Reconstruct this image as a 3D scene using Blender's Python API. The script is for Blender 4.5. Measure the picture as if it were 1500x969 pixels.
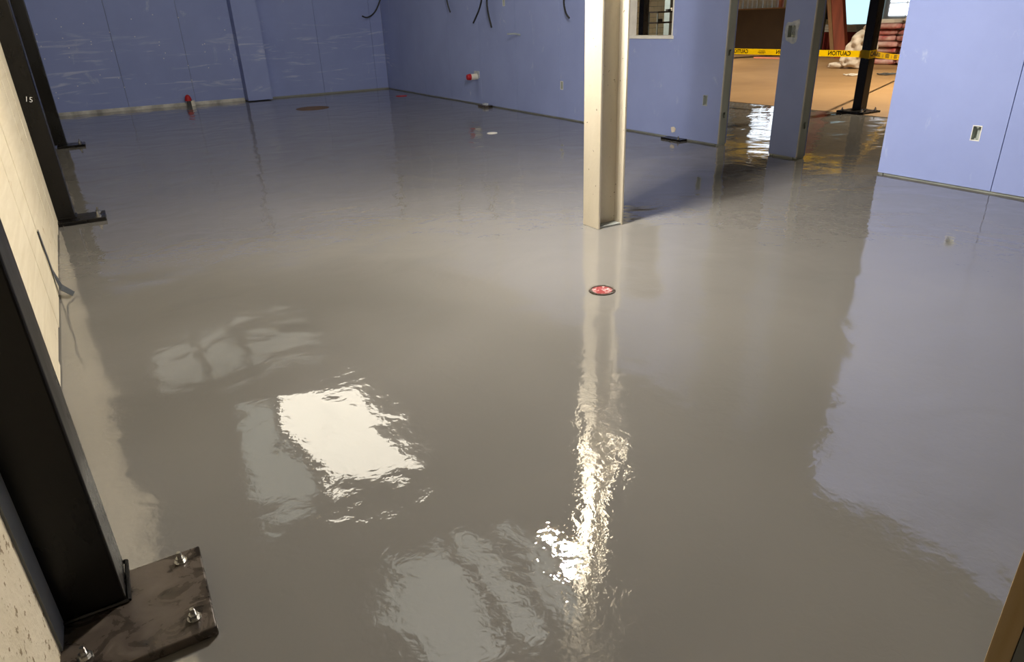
import bpy, bmesh, math, random
from mathutils import Vector, Matrix
random.seed(7)
for o in list(bpy.data.objects): bpy.data.objects.remove(o)
scene = bpy.context.scene
COL = scene.collection

# ------------------------------------------------------------------ camera
FPX, HC = 995.0, 1.37                       # focal length in pixels of the 1500 px frame, eye height
def _n(v): return v.normalized()
_down = _n(Vector((834 - 750, 2650 - 484.5, FPX)))            # vertical vanishing point of the photograph
def _r(px, py): return Vector((px - 750, py - 484.5, FPX))
def _f(px, py):
    r = _r(px, py); return r * (HC / r.dot(_down))
_Y = _n(_f(575, 130) - _f(1500, 290)); _UP = -_down; _X = _n(_Y.cross(_UP))
R3 = Matrix((_X, _Y, _UP))                                    # camera axes -> world axes
EYE = Vector((0, 0, HC))
def ray(px, py): return R3 @ _r(px, py)
def fl(px, py, z=0.0):
    r = ray(px, py); return EYE + r * ((z - HC) / r.z)
def onx(px, py, x):
    r = ray(px, py); return EYE + r * (x / r.x)
def ony(px, py, y):
    r = ray(px, py); return EYE + r * (y / r.y)
cam_d = bpy.data.cameras.new('camera'); cam = bpy.data.objects.new('camera', cam_d); COL.objects.link(cam)
rt, dn, fw = R3.col[0], R3.col[1], R3.col[2]
cam.matrix_world = Matrix(((rt.x, -dn.x, -fw.x, EYE.x), (rt.y, -dn.y, -fw.y, EYE.y), (rt.z, -dn.z, -fw.z, EYE.z), (0, 0, 0, 1)))
cam_d.sensor_fit = 'HORIZONTAL'; cam_d.sensor_width = 36; cam_d.lens = 36 * FPX / 1500
cam_d.clip_start = 0.02; cam_d.clip_end = 200
scene.camera = cam

# ------------------------------------------------------------------ light and exposure
scene.view_settings.view_transform = 'Standard'
scene.view_settings.look = 'None'
scene.view_settings.gamma = 1.0
scene.view_settings.use_curve_mapping = False
scene.view_settings.exposure = 0.74
w = bpy.data.worlds.new('world'); scene.world = w; w.use_nodes = True
w.node_tree.nodes['Background'].inputs[0].default_value = (0.75, 0.86, 1.0, 1)
w.node_tree.nodes['Background'].inputs[1].default_value = 0.0
WORK_W = 760.0          # each caged work lamp
BAY_W = 2300.0          # each hall high bay lamp
SKY_E = 3.0            # daylight through the translucent roof panels
WIN_E = 2.2            # daylight in the hall windows

# ------------------------------------------------------------------ materials
def nodes(name):
    m = bpy.data.materials.new(name); m.use_nodes = True
    nt = m.node_tree; b = nt.nodes['Principled BSDF']
    return m, nt, b
def N(nt, t, **kw):
    n = nt.nodes.new(t)
    for k, v in kw.items():
        if k.startswith('i_'):
            n.inputs[int(k[2:]) if k[2:].isdigit() else k[2:].replace('_', ' ')].default_value = v
        else: setattr(n, k, v)
    return n
def rgb(h):
    h = h.lstrip('#'); v = [int(h[i:i + 2], 16) / 255 for i in (0, 2, 4)]
    return tuple(c / 12.92 if c <= .04045 else ((c + .055) / 1.055) ** 2.4 for c in v) + (1,)
def ramp(nt, fac, stops):
    r = N(nt, 'ShaderNodeValToRGB'); e = r.color_ramp.elements
    while len(e) < len(stops): e.new(0.5)
    for k, (p, c) in enumerate(stops): e[k].position = p; e[k].color = c
    nt.links.new(fac, r.inputs[0]); return r
def noise(nt, vec, scale, detail=3, rough=.5, dist=0):
    n = N(nt, 'ShaderNodeTexNoise'); n.inputs['Scale'].default_value = scale; n.inputs['Detail'].default_value = detail
    n.inputs['Roughness'].default_value = rough; n.inputs['Distortion'].default_value = dist
    if vec is not None: nt.links.new(vec, n.inputs['Vector'])
    return n
def mapping(nt, vec, scale=(1, 1, 1), loc=(0, 0, 0), rot=(0, 0, 0)):
    m = N(nt, 'ShaderNodeMapping'); m.inputs['Scale'].default_value = scale; m.inputs['Location'].default_value = loc; m.inputs['Rotation'].default_value = rot
    nt.links.new(vec, m.inputs['Vector']); return m.outputs[0]
def pos(nt): return N(nt, 'ShaderNodeNewGeometry').outputs['Position']
def mix(nt, fac, a, b, mode='MIX'):
    m = N(nt, 'ShaderNodeMix', data_type='RGBA', blend_type=mode)
    for s, v in ((0, fac), (6, a), (7, b)):
        if hasattr(v, 'is_output'): nt.links.new(v, m.inputs[s])
        else: m.inputs[s].default_value = v
    return m.outputs[2]
def math_(nt, op, a, b=0.0, clamp=False):
    m = N(nt, 'ShaderNodeMath', operation=op, use_clamp=clamp)
    for s, v in ((0, a), (1, b)):
        if hasattr(v, 'is_output'): nt.links.new(v, m.inputs[s])
        else: m.inputs[s].default_value = v
    return m.outputs[0]
def maprange(nt, v, a, b, c=0.0, d=1.0):
    m = N(nt, 'ShaderNodeMapRange', interpolation_type='SMOOTHSTEP'); nt.links.new(v, m.inputs[0])
    for s, x in zip((1, 2, 3, 4), (a, b, c, d)): m.inputs[s].default_value = x
    return m.outputs[0]
def bump(nt, b, h, dist, strength=1.0, prev=None):
    n = N(nt, 'ShaderNodeBump'); n.inputs['Strength'].default_value = strength; n.inputs['Distance'].default_value = dist
    nt.links.new(h, n.inputs['Height'])
    if prev is not None: nt.links.new(prev, n.inputs['Normal'])
    nt.links.new(n.outputs[0], b.inputs['Normal']); return n.outputs[0]
def simple(name, col, rough=.6, metal=0.0, var=.12, scale=12.0, bmp=0.0, col2=None, stretch=(1, 1, 1), coat=0.0, objspace=False):
    m, nt, b = nodes(name)
    vec = N(nt, 'ShaderNodeTexCoord').outputs['Object'] if objspace else pos(nt)
    n = noise(nt, mapping(nt, vec, stretch), scale, 4)
    c = rgb(col); c2 = rgb(col2) if col2 else tuple(x * (1 - var) for x in c[:3]) + (1,)
    cr = ramp(nt, n.outputs[0], [(.3, c), (.7, c2)])
    nt.links.new(cr.outputs[0], b.inputs['Base Color'])
    b.inputs['Roughness'].default_value = rough; b.inputs['Metallic'].default_value = metal
    b.inputs['Coat Weight'].default_value = coat
    if bmp: bump(nt, b, n.outputs[0], bmp)
    return m
def emit(name, col, strength, var=0.0, scale=1.0):
    m, nt, b = nodes(name)
    b.inputs['Base Color'].default_value = (.3, .3, .3, 1); b.inputs['Emission Color'].default_value = rgb(col)
    b.inputs['Emission Strength'].default_value = strength; b.inputs['Roughness'].default_value = .4
    if var:
        n = noise(nt, pos(nt), scale, 3)
        nt.links.new(maprange(nt, n.outputs[0], .3, .7, strength * (1 - var), strength), b.inputs['Emission Strength'])
    return m

def mat_floor():
    m, nt, b = nodes('wet_grey_epoxy'); p = pos(nt)
    n1 = noise(nt, p, .55, 4, .5, .3)
    cr = ramp(nt, n1.outputs[0], [(.3, rgb('#706d68')), (.7, rgb('#696661'))])
    nt.links.new(cr.outputs[0], b.inputs['Base Color'])
    b.inputs['Roughness'].default_value = .012
    b.inputs['IOR'].default_value = 1.85
    # the poured coat: slow swells, roller-sized ripples that come and go, fine orange peel in patches
    a = noise(nt, mapping(nt, p, (1, 1, 0)), 2.2, 2, .4, .5)
    nb = bump(nt, b, a.outputs[0], .010)
    c = noise(nt, mapping(nt, p, (1, 1, 0), (3.1, 1.7, 0)), 12, 2, .5, .7)
    mk = noise(nt, mapping(nt, p, (1, 1, 0), (9, 4, 0)), .9, 2)
    nb = bump(nt, b, math_(nt, 'MULTIPLY', c.outputs[0], maprange(nt, mk.outputs[0], .40, .62, .45, 1)), .0012, prev=nb)
    d = noise(nt, mapping(nt, p, (1, 1, 0)), 42, 2, .5, .8)
    mk2 = noise(nt, mapping(nt, p, (1, 1, 0), (5, 14, 0)), .5, 2)
    nb = bump(nt, b, math_(nt, 'MULTIPLY', d.outputs[0], maprange(nt, mk2.outputs[0], .42, .6, .5, 1)), .00042, prev=nb)
    return m
def mat_drywall():
    m, nt, b = nodes('purple_drywall'); p = pos(nt)
    n1 = noise(nt, p, 1.3, 5, .6)
    cr = ramp(nt, n1.outputs[0], [(.3, rgb('#919ed0')), (.7, rgb('#8996c8'))])
    # pale dried streaks, long and level, low on the boards
    s = noise(nt, mapping(nt, p, (.5, .5, 4.2), (0, 0, 1.3), (.0, .06, 0)), 1.6, 6, .62, 1.3)
    xyz = N(nt, 'ShaderNodeSeparateXYZ'); nt.links.new(p, xyz.inputs[0])
    band = math_(nt, 'MULTIPLY', maprange(nt, xyz.outputs[2], .08, .3), maprange(nt, xyz.outputs[2], 1.7, .9))
    far = maprange(nt, xyz.outputs[1], 15.0, 15.5)
    st = math_(nt, 'MULTIPLY', math_(nt, 'MULTIPLY', maprange(nt, s.outputs[0], .54, .72), band), far)
    c1 = mix(nt, math_(nt, 'MULTIPLY', st, .75), cr.outputs[0], rgb('#c9cfe2'))
    # scuffs and joint dust
    sc = noise(nt, mapping(nt, p, (1.5, 1.5, .8), (4, 2, 0)), 2.3, 8, .72, .5)
    c2 = mix(nt, math_(nt, 'MULTIPLY', maprange(nt, sc.outputs[0], .60, .76), .5), c1, rgb('#cfd3df'))
    nt.links.new(c2, b.inputs['Base Color']); b.inputs['Roughness'].default_value = .78
    f = noise(nt, p, 140, 2); bump(nt, b, f.outputs[0], .0004)
    return m
def mat_ply():
    m, nt, b = nodes('pale_plywood'); p = pos(nt)
    n = noise(nt, mapping(nt, p, (1, 1.0, 14)), 1.4, 6, .6, .6)
    cr = ramp(nt, n.outputs[0], [(.3, rgb('#cdc1a6')), (.7, rgb('#bfb193'))])
    k = noise(nt, mapping(nt, p, (1, 1, 2)), 5, 3, .6); c = mix(nt, maprange(nt, k.outputs[0], .66, .76), cr.outputs[0], rgb('#9b7f56'))
    nt.links.new(c, b.inputs['Base Color']); b.inputs['Roughness'].default_value = .7
    bump(nt, b, n.outputs[0], .0015); return m
def mat_concrete(name, a, bcol, dark, thr=.64):
    m, nt, b = nodes(name); p = pos(nt)
    n = noise(nt, p, 3.5, 6, .65); cr = ramp(nt, n.outputs[0], [(.3, rgb(a)), (.7, rgb(bcol))])
    s = noise(nt, p, 42, 3, .6); c = mix(nt, maprange(nt, s.outputs[0], thr, thr + .06), cr.outputs[0], rgb(dark))
    nt.links.new(c, b.inputs['Base Color']); b.inputs['Roughness'].default_value = .85
    bump(nt, b, s.outputs[0], .003); return m
def mat_blocks():
    m, nt, b = nodes('cream_block_paint'); p = pos(nt)
    n = noise(nt, p, 1.5, 4); cr = ramp(nt, n.outputs[0], [(.3, rgb('#e8dcb4')), (.7, rgb('#d8caa0'))])
    nt.links.new(cr.outputs[0], b.inputs['Base Color']); b.inputs['Roughness'].default_value = .8; return m
def mat_steelblack():
    m, nt, b = nodes('black_painted_steel'); p = pos(nt)
    n = noise(nt, mapping(nt, p, (1, 1, .35)), 5, 5, .6); cr = ramp(nt, n.outputs[0], [(.35, rgb('#090808')), (.7, rgb('#15120f'))])
    nt.links.new(cr.outputs[0], b.inputs['Base Color']); b.inputs['Roughness'].default_value = .27
    b.inputs['Specular IOR Level'].default_value = .3; r = maprange(nt, n.outputs[0], .3, .7, .2, .38); nt.links.new(r, b.inputs['Roughness'])
    f = noise(nt, p, 60, 2); bump(nt, b, f.outputs[0], .0004); return m
def mat_plate():
    m, nt, b = nodes('stained_steel_plate'); p = pos(nt)
    n = noise(nt, p, 11, 5, .6, .8); cr = ramp(nt, n.outputs[0], [(.35, rgb('#2c2723')), (.5, rgb('#4c433b')), (.68, rgb('#5b5147'))])
    nt.links.new(cr.outputs[0], b.inputs['Base Color']); nt.links.new(maprange(nt, n.outputs[0], .3, .7, .12, .5), b.inputs['Roughness'])
    b.inputs['Metallic'].default_value = .25; bump(nt, b, n.outputs[0], .0015); return m
def mat_beige():
    m, nt, b = nodes('beige_column_paint'); p = pos(nt)
    n = noise(nt, mapping(nt, p, (1, 1, .4)), 4, 4); cr = ramp(nt, n.outputs[0], [(.3, rgb('#cfc5b1')), (.7, rgb('#c1b7a2'))])
    s = noise(nt, p, 38, 2); c = mix(nt, maprange(nt, s.outputs[0], .71, .75), cr.outputs[0], rgb('#5f5343'))
    nt.links.new(c, b.inputs['Base Color']); b.inputs['Roughness'].default_value = .5; bump(nt, b, s.outputs[0], .001); return m
def mat_hallfloor():
    m, nt, b = nodes('tan_dusty_concrete'); p = pos(nt)
    n = noise(nt, p, .5, 6, .65, .4); cr = ramp(nt, n.outputs[0], [(.3, rgb('#ad8a5e')), (.7, rgb('#94724a'))])
    nt.links.new(cr.outputs[0], b.inputs['Base Color']); b.inputs['Roughness'].default_value = .6; bump(nt, b, n.outputs[0], .004); return m
def mat_drain():
    m, nt, b = nodes('red_white_print'); p = N(nt, 'ShaderNodeTexCoord').outputs['Object']
    n = noise(nt, mapping(nt, p, (1, 2.2, 1)), 40, 2, .5); cr = ramp(nt, n.outputs[0], [(.54, rgb('#7a0c14')), (.6, rgb('#b9aaa6'))])
    nt.links.new(cr.outputs[0], b.inputs['Base Color']); b.inputs['Roughness'].default_value = .4; return m

def mat_tape():
    m, nt, b = nodes('yellow_film'); out = nt.nodes['Material Output']
    n = noise(nt, pos(nt), 6, 2); cr = ramp(nt, n.outputs[0], [(.3, rgb('#f6d000')), (.7, rgb('#efc400'))])
    nt.links.new(cr.outputs[0], b.inputs['Base Color']); b.inputs['Roughness'].default_value = .4
    tr = N(nt, 'ShaderNodeBsdfTranslucent'); nt.links.new(cr.outputs[0], tr.inputs[0]); mx = N(nt, 'ShaderNodeMixShader'); mx.inputs[0].default_value = .5
    nt.links.new(b.outputs[0], mx.inputs[1]); nt.links.new(tr.outputs[0], mx.inputs[2]); nt.links.new(mx.outputs[0], out.inputs[0]); return m
M = dict(floor=mat_floor(), dry=mat_drywall(), ply=mat_ply(), black=mat_steelblack(), plate=mat_plate(), beige=mat_beige(), hall=mat_hallfloor(),
    conc=mat_concrete('speckled_concrete', '#cfc2a8', '#b8aa8e', '#7d6b50', .60), block=mat_blocks(), drain=mat_drain(),
    galv=simple('galvanised_steel', '#b4bbb5', .45, .2, .25, 6, stretch=(1, 1, .3)), bolt=simple('bright_zinc', '#c9c7c2', .22, .95, .2, 40),
    white=simple('white_metal_bead', '#e6e3dc', .5), whitestrip=simple('white_track_paint', '#dcd9d0', .6, col2='#8d8b86', scale=5),
    grey=simple('dull_grey_board', '#8b8d88', .8), mud=simple('joint_compound', '#c3c6cc', .9, scale=30, col2='#9aa2b4'),
    deck=simple('brown_roof_deck', '#463e35', .85, col2='#383129', scale=2), beam=simple('dark_roof_steel', '#4b443d', .6, col2='#39342f', scale=3),
    sky=emit('translucent_roof_panel', '#fff6e2', SKY_E), skyback=emit('faint_roof_panel', '#dfe0d2', SKY_E * .11), skydim=emit('dim_roof_panel', '#dfe6da', SKY_E * .17),  # the other two panel materials only glow at lower strength
    win=emit('daylit_pane', '#eaf4ff', WIN_E), wincy=emit('daylit_cyan_pane', '#bfe9f6', WIN_E * .36), frame=simple('white_window_bar', '#d6d8d8', .5),
    yellow=mat_tape(), ink=simple('black_print', '#15130a', .6), inkfaint=simple('faint_print', '#a08410', .6),
    red=simple('red_cap_plastic', '#b3121c', .4), pvc=simple('white_pipe', '#e5e0d4', .45), brownboard=simple('dark_brown_board', '#4c3a28', .7, scale=1.5, col2='#433222'),
    redpaint=simple('red_primer', '#8e2420', .6, col2='#72201c', scale=2), redwood=simple('red_brown_timber', '#9a4d35', .7, col2='#7c3c2a', scale=3, stretch=(3, 3, .3)),
    sack=simple('white_woven_sack', '#e3d9cb', .8, col2='#cbbfae', scale=8, bmp=.01), redsack=simple('red_printed_sack', '#a82a2c', .6, col2='#dcc9c0', scale=3.2, bmp=.004),
    cable=simple('black_cable', '#1b1b1d', .5), rust=simple('rust_brown_cover', '#6b5236', .6, col2='#57422c', scale=12), chalk=simple('white_chalk', '#e8e6df', .9),
    tube=simple('white_tube', '#d9d5cb', .6), orange=simple('salmon_tube', '#d98468', .6), strap=simple('bent_grey_strap', '#55585a', .4, .6), bulb=emit('lit_bulb', '#fff3dc', 60),
    yellowcage=simple('yellow_guard', '#d8b21c', .5), wood=simple('pale_stud_edge', '#cfb488', .75, col2='#b99a68', scale=4, stretch=(4, 4, .5)), slate=simple('blue_grey_paint', '#6d7f88', .6),
    cardboard=simple('brown_carton', '#8a6a48', .8), rub=simple('grey_lump', '#b5aa98', .6))

# ------------------------------------------------------------------ mesh helpers
class MB:
    def __init__(s): s.v = []; s.f = []
    def add(s, vs, fs):
        b = len(s.v); s.v += [tuple(v) for v in vs]; s.f += [tuple(i + b for i in f) for f in fs]; return s
    def box(s, x0, x1, y0, y1, z0, z1):
        return s.add([(x0, y0, z0), (x1, y0, z0), (x1, y1, z0), (x0, y1, z0), (x0, y0, z1), (x1, y0, z1), (x1, y1, z1), (x0, y1, z1)],
                     [(0, 3, 2, 1), (4, 5, 6, 7), (0, 1, 5, 4), (1, 2, 6, 5), (2, 3, 7, 6), (3, 0, 4, 7)])
    def prism(s, poly, z0, z1):
        n = len(poly)
        return s.add([(x, y, z0) for x, y in poly] + [(x, y, z1) for x, y in poly],
                     [tuple(range(n))[::-1], tuple(range(n, 2 * n))] + [(i, (i + 1) % n, (i + 1) % n + n, i + n) for i in range(n)])
    def cyl(s, c, r, z0, z1, n=16, r2=None):
        r2 = r if r2 is None else r2
        vs = [(c[0] + r * math.cos(6.28318 * i / n), c[1] + r * math.sin(6.28318 * i / n), z0) for i in range(n)]
        vs += [(c[0] + r2 * math.cos(6.28318 * i / n), c[1] + r2 * math.sin(6.28318 * i / n), z1) for i in range(n)]
        return s.add(vs, [tuple(range(n))[::-1], tuple(range(n, 2 * n))] + [(i, (i + 1) % n, (i + 1) % n + n, i + n) for i in range(n)])
    def tube(s, pts, r, n=8):
        pts = [Vector(p) for p in pts]; rings = []
        up = Vector((0.13, .21, .97))
        for i, p in enumerate(pts):
            t = (pts[min(i + 1, len(pts) - 1)] - pts[max(i - 1, 0)]).normalized()
            a = t.cross(up)
            if a.length < .05: a = t.cross(Vector((1, 0, 0)))
            a.normalize(); b_ = t.cross(a)
            rr = r[i] if isinstance(r, (list, tuple)) else r
            rings.append([p + (a * math.cos(6.28318 * k / n) + b_ * math.sin(6.28318 * k / n)) * rr for k in range(n)])
        vs = [v for rg in rings for v in rg]; fs = []
        for i in range(len(pts) - 1):
            for k in range(n): fs.append((i * n + k, i * n + (k + 1) % n, (i + 1) * n + (k + 1) % n, (i + 1) * n + k))
        fs += [tuple(range(n))[::-1], tuple((len(pts) - 1) * n + k for k in range(n))]
        return s.add(vs, fs)
    def build(s, name, mat, parent=None, bevel=0.0, smooth=False, seg=2):
        me = bpy.data.meshes.new(name); me.from_pydata(s.v, [], s.f)
        bm = bmesh.new(); bm.from_mesh(me); bmesh.ops.recalc_face_normals(bm, faces=bm.faces); bm.to_mesh(me); bm.free()
        me.materials.append(mat)
        o = bpy.data.objects.new(name, me); COL.objects.link(o)
        if smooth:
            for p in me.polygons: p.use_smooth = True
        if bevel:
            md = o.modifiers.new('bevel', 'BEVEL'); md.width = bevel; md.segments = seg; md.limit_method = 'ANGLE'
        if parent is not None: attach(o, parent)
        return o
def attach(o, parent):
    o.parent = parent; o.matrix_parent_inverse = Matrix.Identity(4)
    if parent.type == 'EMPTY' or parent.get('_org'):
        pass
def tag(o, label=None, cat=None, group=None, kind=None):
    if label: o['label'] = label
    if cat: o['category'] = cat
    if group: o['group'] = group
    if kind: o['kind'] = kind
    return o
def thing(name, label, cat, loc=(0, 0, 0), rz=0.0, group=None):
    o = bpy.data.objects.new(name, None); COL.objects.link(o); o.location = loc; o.rotation_euler = (0, 0, rz); o.empty_display_size = .1
    return tag(o, label, cat, group)
def struct(o): o['kind'] = 'structure'; return o
def copy_tree(o, parent=None):
    c = o.copy(); COL.objects.link(c)
    if parent is not None: c.parent = parent
    for ch in list(o.children): copy_tree(ch, c)
    return c
def sheet(mb, axis, p0, p1, a0, a1, z0, z1, holes=()):
    """A board of thickness p0..p1 along axis ('x' or 'y'), spanning a0..a1 and z0..z1, with rectangular holes (a0,a1,z0,z1)."""
    A = sorted({a0, a1, *[min(max(h[i], a0), a1) for h in holes for i in (0, 1)]})
    Z = sorted({z0, z1, *[min(max(h[i], z0), z1) for h in holes for i in (2, 3)]})
    hit = lambda a, z: any(h[0] < a < h[1] and h[2] < z < h[3] for h in holes)
    solid = {(i, j): not hit((A[i] + A[i + 1]) / 2, (Z[j] + Z[j + 1]) / 2) for i in range(len(A) - 1) for j in range(len(Z) - 1)}
    def P(p, a, z): return (p, a, z) if axis == 'x' else (a, p, z)
    for (i, j), ok in solid.items():
        if not ok: continue
        b0, b1, c0, c1 = A[i], A[i + 1], Z[j], Z[j + 1]
        for p in (p0, p1): mb.add([P(p, b0, c0), P(p, b1, c0), P(p, b1, c1), P(p, b0, c1)], [(0, 1, 2, 3)])
        for di, dj, q in ((-1, 0, (b0, c0, b0, c1)), (1, 0, (b1, c0, b1, c1)), (0, -1, (b0, c0, b1, c0)), (0, 1, (b0, c1, b1, c1))):
            if not solid.get((i + di, j + dj), False):
                mb.add([P(p0, q[0], q[1]), P(p1, q[0], q[1]), P(p1, q[2], q[3]), P(p0, q[2], q[3])], [(0, 1, 2, 3)])
    return mb
def text_mesh(name, s, size, mat, mw, parent=None, flip=False):
    cu = bpy.data.curves.new(name, 'FONT'); cu.body = s; cu.size = size; cu.align_x = 'CENTER'; cu.align_y = 'CENTER'; cu.resolution_u = 2
    cu.offset = size * (.03 if len(s) > 2 else -.01)
    tmp = bpy.data.objects.new(name + '_c', cu); COL.objects.link(tmp)
    dg = bpy.context.evaluated_depsgraph_get(); me = bpy.data.meshes.new_from_object(tmp.evaluated_get(dg))
    bpy.data.objects.remove(tmp)
    S = Matrix.Diagonal((-1 if flip else 1, 1, 1, 1)); me.transform(mw @ S); me.name = name
    me.materials.clear(); me.materials.append(mat)
    o = bpy.data.objects.new(name, me); COL.objects.link(o)
    if parent is not None: attach(o, parent)
    return o

# ------------------------------------------------------------------ the setting
XW = 5.825            # face of the long right-hand partition
TW = 0.135            # partition thickness
YB = 15.85            # face of the back partition
HW = 3.33             # partition height
ZC = 5.0              # roof deck
EDGE = 8.98           # where the wet coat stops
def lw(y): return -.40 - .0281 * (y - 1.66) - (.16 if y > 6.7 else 0)      # face of the left wall
HX, HY = 26.0, 24.0
struct(MB().box(-2.5, EDGE, -4.5, HY, -.12, 0).build('floor', M['floor']))
struct(MB().box(EDGE + .004, HX + .3, -4.5, HY, -.12, .004).build('floor_hall', M['hall']))
ceil = struct(MB().box(-2.5, HX + .3, -4.5, HY + .3, ZC + .25, ZC + .4).build('ceiling', M['deck']))
for k, y in enumerate([-2.6, -.2, 2.2, 4.6, 7.55, 8.3, 12.75, 13.5, 16.2, 18.6, 21.0]):
    MB().box(-2.4, HX, y - .09, y + .09, ZC - .05, ZC + .25).build('roof_beam', M['beam'], ceil)
for x in (.55, 1.45, 3.2, 9.27, 15, 20.5):
    mb = MB(); w_ = .07 if x < 9 else .12
    mb.box(x - w_, x + w_, -4.4, HY, ZC - (.02 if x < 9 else .3), ZC + .24); mb.build('roof_joist', M['beam'], ceil)
def skylight(x0, x1, y0, y1, m):
    n = max(1, round((x1 - x0) / .6))
    for k in range(n):
        a = x0 + (x1 - x0) * k / n; b = x0 + (x1 - x0) * (k + 1) / n
        MB().box(a + .012, b - .012, y0, y1, ZC + .2, ZC + .245).build('skylight_panel_offscreen', M[m], ceil)
skylight(1.56, 3.1, 8.6, 12.2, 'sky'); skylight(.7, 1.36, 8.9, 12.1, 'skydim')
skylight(1.7, 2.5, 4.9, 6.9, 'skydim'); skylight(2.72, 3.1, 4.9, 6.9, 'skydim'); skylight(3.3, 3.7, 4.9, 6.9, 'skydim')
skylight(-.3, .5, 14.0, 16.0, 'skyback'); skylight(.65, 1.4, 14.0, 16.0, 'skyback'); skylight(1.56, 3.1, 14.3, 16.0, 'skyback')

# outer shell
struct(MB().box(-2.6, HX + .3, -4.6, -4.4, -.1, ZC + .25).build('wall_rear', M['grey']))
struct(MB().box(-2.7, -2.5, -4.6, HY + .2, -.1, ZC + .25).build('wall_outer', M['grey']))
wn = struct(MB().box(-2.6, HX + .3, HY, HY + .2, -.1, ZC + .25).build('wall_hall_end', M['grey']))
# painted block courses on the stretch seen through the opening
blk = None
for j in range(14):
    off = .2 if j % 2 else 0
    for i in range(18):
        x0 = 16.2 + i * .406 + off - .2
        if blk is None:
            blk = MB().box(0, .396, 0, .05, 0, .193).build('block', M['block'], wn, bevel=.01, seg=1)
            o = blk
        else:
            o = blk.copy(); COL.objects.link(o)
        o.location = (x0, HY - .05, .0 + j * .203)
        o.parent = wn
MB().box(15.9, 24.0, HY - .03, HY, 2.85, ZC).build('upper_wall', M['block'], wn)
we = struct(MB().box(HX + .1, HX + .3, -4.5, HY, -.1, ZC + .25).build('wall_hall_far', M['block']))
for k, (y0, y1, z0, z1, mt) in enumerate([(14.4, 17.1, .95, 2.3, 'win'), (17.3, 19.25, .55, 2.1, 'wincy'), (20.4, 23.0, 2.1, 4.2, 'win')]):
    f = struct(MB().box(HX + .06, HX + .1, y0 - .1, y1 + .1, z0 - .1, z1 + .1).build('window_%d' % (k + 2) + ('_offscreen' if z0 > 2 else ''), M['frame']))
    nx, nz = (1, 1) if mt == 'wincy' else (4, 3 if z1 < 3 else 4)
    for i in range(nx):
        for j in range(nz):
            g = .03
            MB().box(HX + .03, HX + .058, y0 + (y1 - y0) * i / nx + g, y0 + (y1 - y0) * (i + 1) / nx - g, z0 + (z1 - z0) * j / nz + g, z0 + (z1 - z0) * (j + 1) / nz - g).build('pane', M[mt], f)

# ---- back partition: boards of 1.22 m, a boxed-in pier, a pale track at the foot
wb = struct(MB().box(-1.0, XW + TW, YB + .03, YB + .12, 0, HW).build('wall_back', M['grey']))
def board(name, axis, p0, p1, a0, a1, z0, z1, parent, holes=()):
    mb = MB(); sheet(mb, axis, p0, p1, a0 + .003, a1 - .003, z0, z1, holes); return mb.build(name, M['dry'], parent)
seams = [-.98, -.77, .445, 1.67, 2.63]
for a, b in zip(seams, seams[1:]): board('drywall_panel', 'y', YB, YB + .03, a, b, .045, HW, wb)
seams = [3.11, 4.33, 5.55, XW]
for a, b in zip(seams, seams[1:]): board('drywall_panel', 'y', YB, YB + .03, a, b, .03, HW, wb)
pier = MB().box(2.63, 3.12, YB - .36, YB + .02, .02, HW).build('boxed_pier', M['dry'], wb)
bb = struct(MB().box(-.75, 2.62, YB - .012, YB + .002, 0, .06).build('baseboard_back', M['whitestrip']))
struct(MB().box(3.13, XW - .1, YB - .008, YB + .002, 0, .03).build('baseboard_back_far', M['grey']))
mb = MB()
for k in range(46):
    x = random.choice([-.72, -.32, .08, .43, .85, 1.27, 1.64, 2.05, 2.5]) + random.uniform(-.04, .04); z = random.uniform(.15, 2.3)
    mb.box(x - .008, x + .008, YB - .002, YB + .001, z - .008, z + .008)
tag(mb.build('screw_dots', M['chalk'], wb), kind='stuff')

# ---- long right partition: metal studs, boards on both faces, openings
Y_D1, Y_S0, Y_S1, Y_R = 5.585, 4.875, 4.535, 3.66      # doorway edge, short pier, end of the near length
WZ0, WZ1, WY0, WY1 = 1.115, 2.15, 6.41, 7.24            # unglazed opening
boxes = []
def hole_at(px, py, wpx, hpx):
    p = onx(px, py, XW); k = (p - EYE).length / FPX
    boxes.append((p.y, p.z)); return (p.y - wpx, p.y + wpx, p.z - .052, p.z + .052)
H = [hole_at(823, 125, .03, 0), hole_at(1033, 147, .03, 0), hole_at(1430, 195, .03, 0), hole_at(738, 3, .03, 0), hole_at(1160, 46, .045, 0)]
mb = MB()
def track(y0, y1):
    for z in (0.0, HW - .04): mb.box(XW + .018, XW + TW - .018, y0, y1, z, z + .03)
    n = max(1, int((y1 - y0) / .61))
    for k in range(1, n):
        y = y0 + (y1 - y0) * k / n
        if any(abs(y - h[0]) < .1 for h in boxes) or (WY0 - .05 < y < WY1 + .05): continue
        mb.box(XW + .02, XW + TW - .02, y - .018, y + .018, .03, HW - .03)
track(Y_D1 + .05, YB); track(-4.3, Y_R - .05); track(Y_S1 + .05, Y_S0 - .05)
wr = struct(mb.build('wall_right', M['galv']))
whole = (WY0, WY1, WZ0, WZ1)
def boards(seams):
    for a, b in zip(seams, seams[1:]):
        hs = [h for h in H + [whole] if h[0] > a and h[1] < b]
        board('drywall_panel', 'x', XW, XW + .016, a, b, .018, HW, wr, hs)
        board('drywall_panel', 'x', XW + TW - .016, XW + TW, a, b, .018, HW, wr, [h for h in hs if h == whole])
boards([Y_D1, 7.52, 8.74, 9.97, 11.2, 12.45, 13.67, 14.9, YB]); boards([Y_S1, Y_S0]); boards([-4.3, -2.2, -.95, .27, 1.49, 2.71, Y_R])
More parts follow.
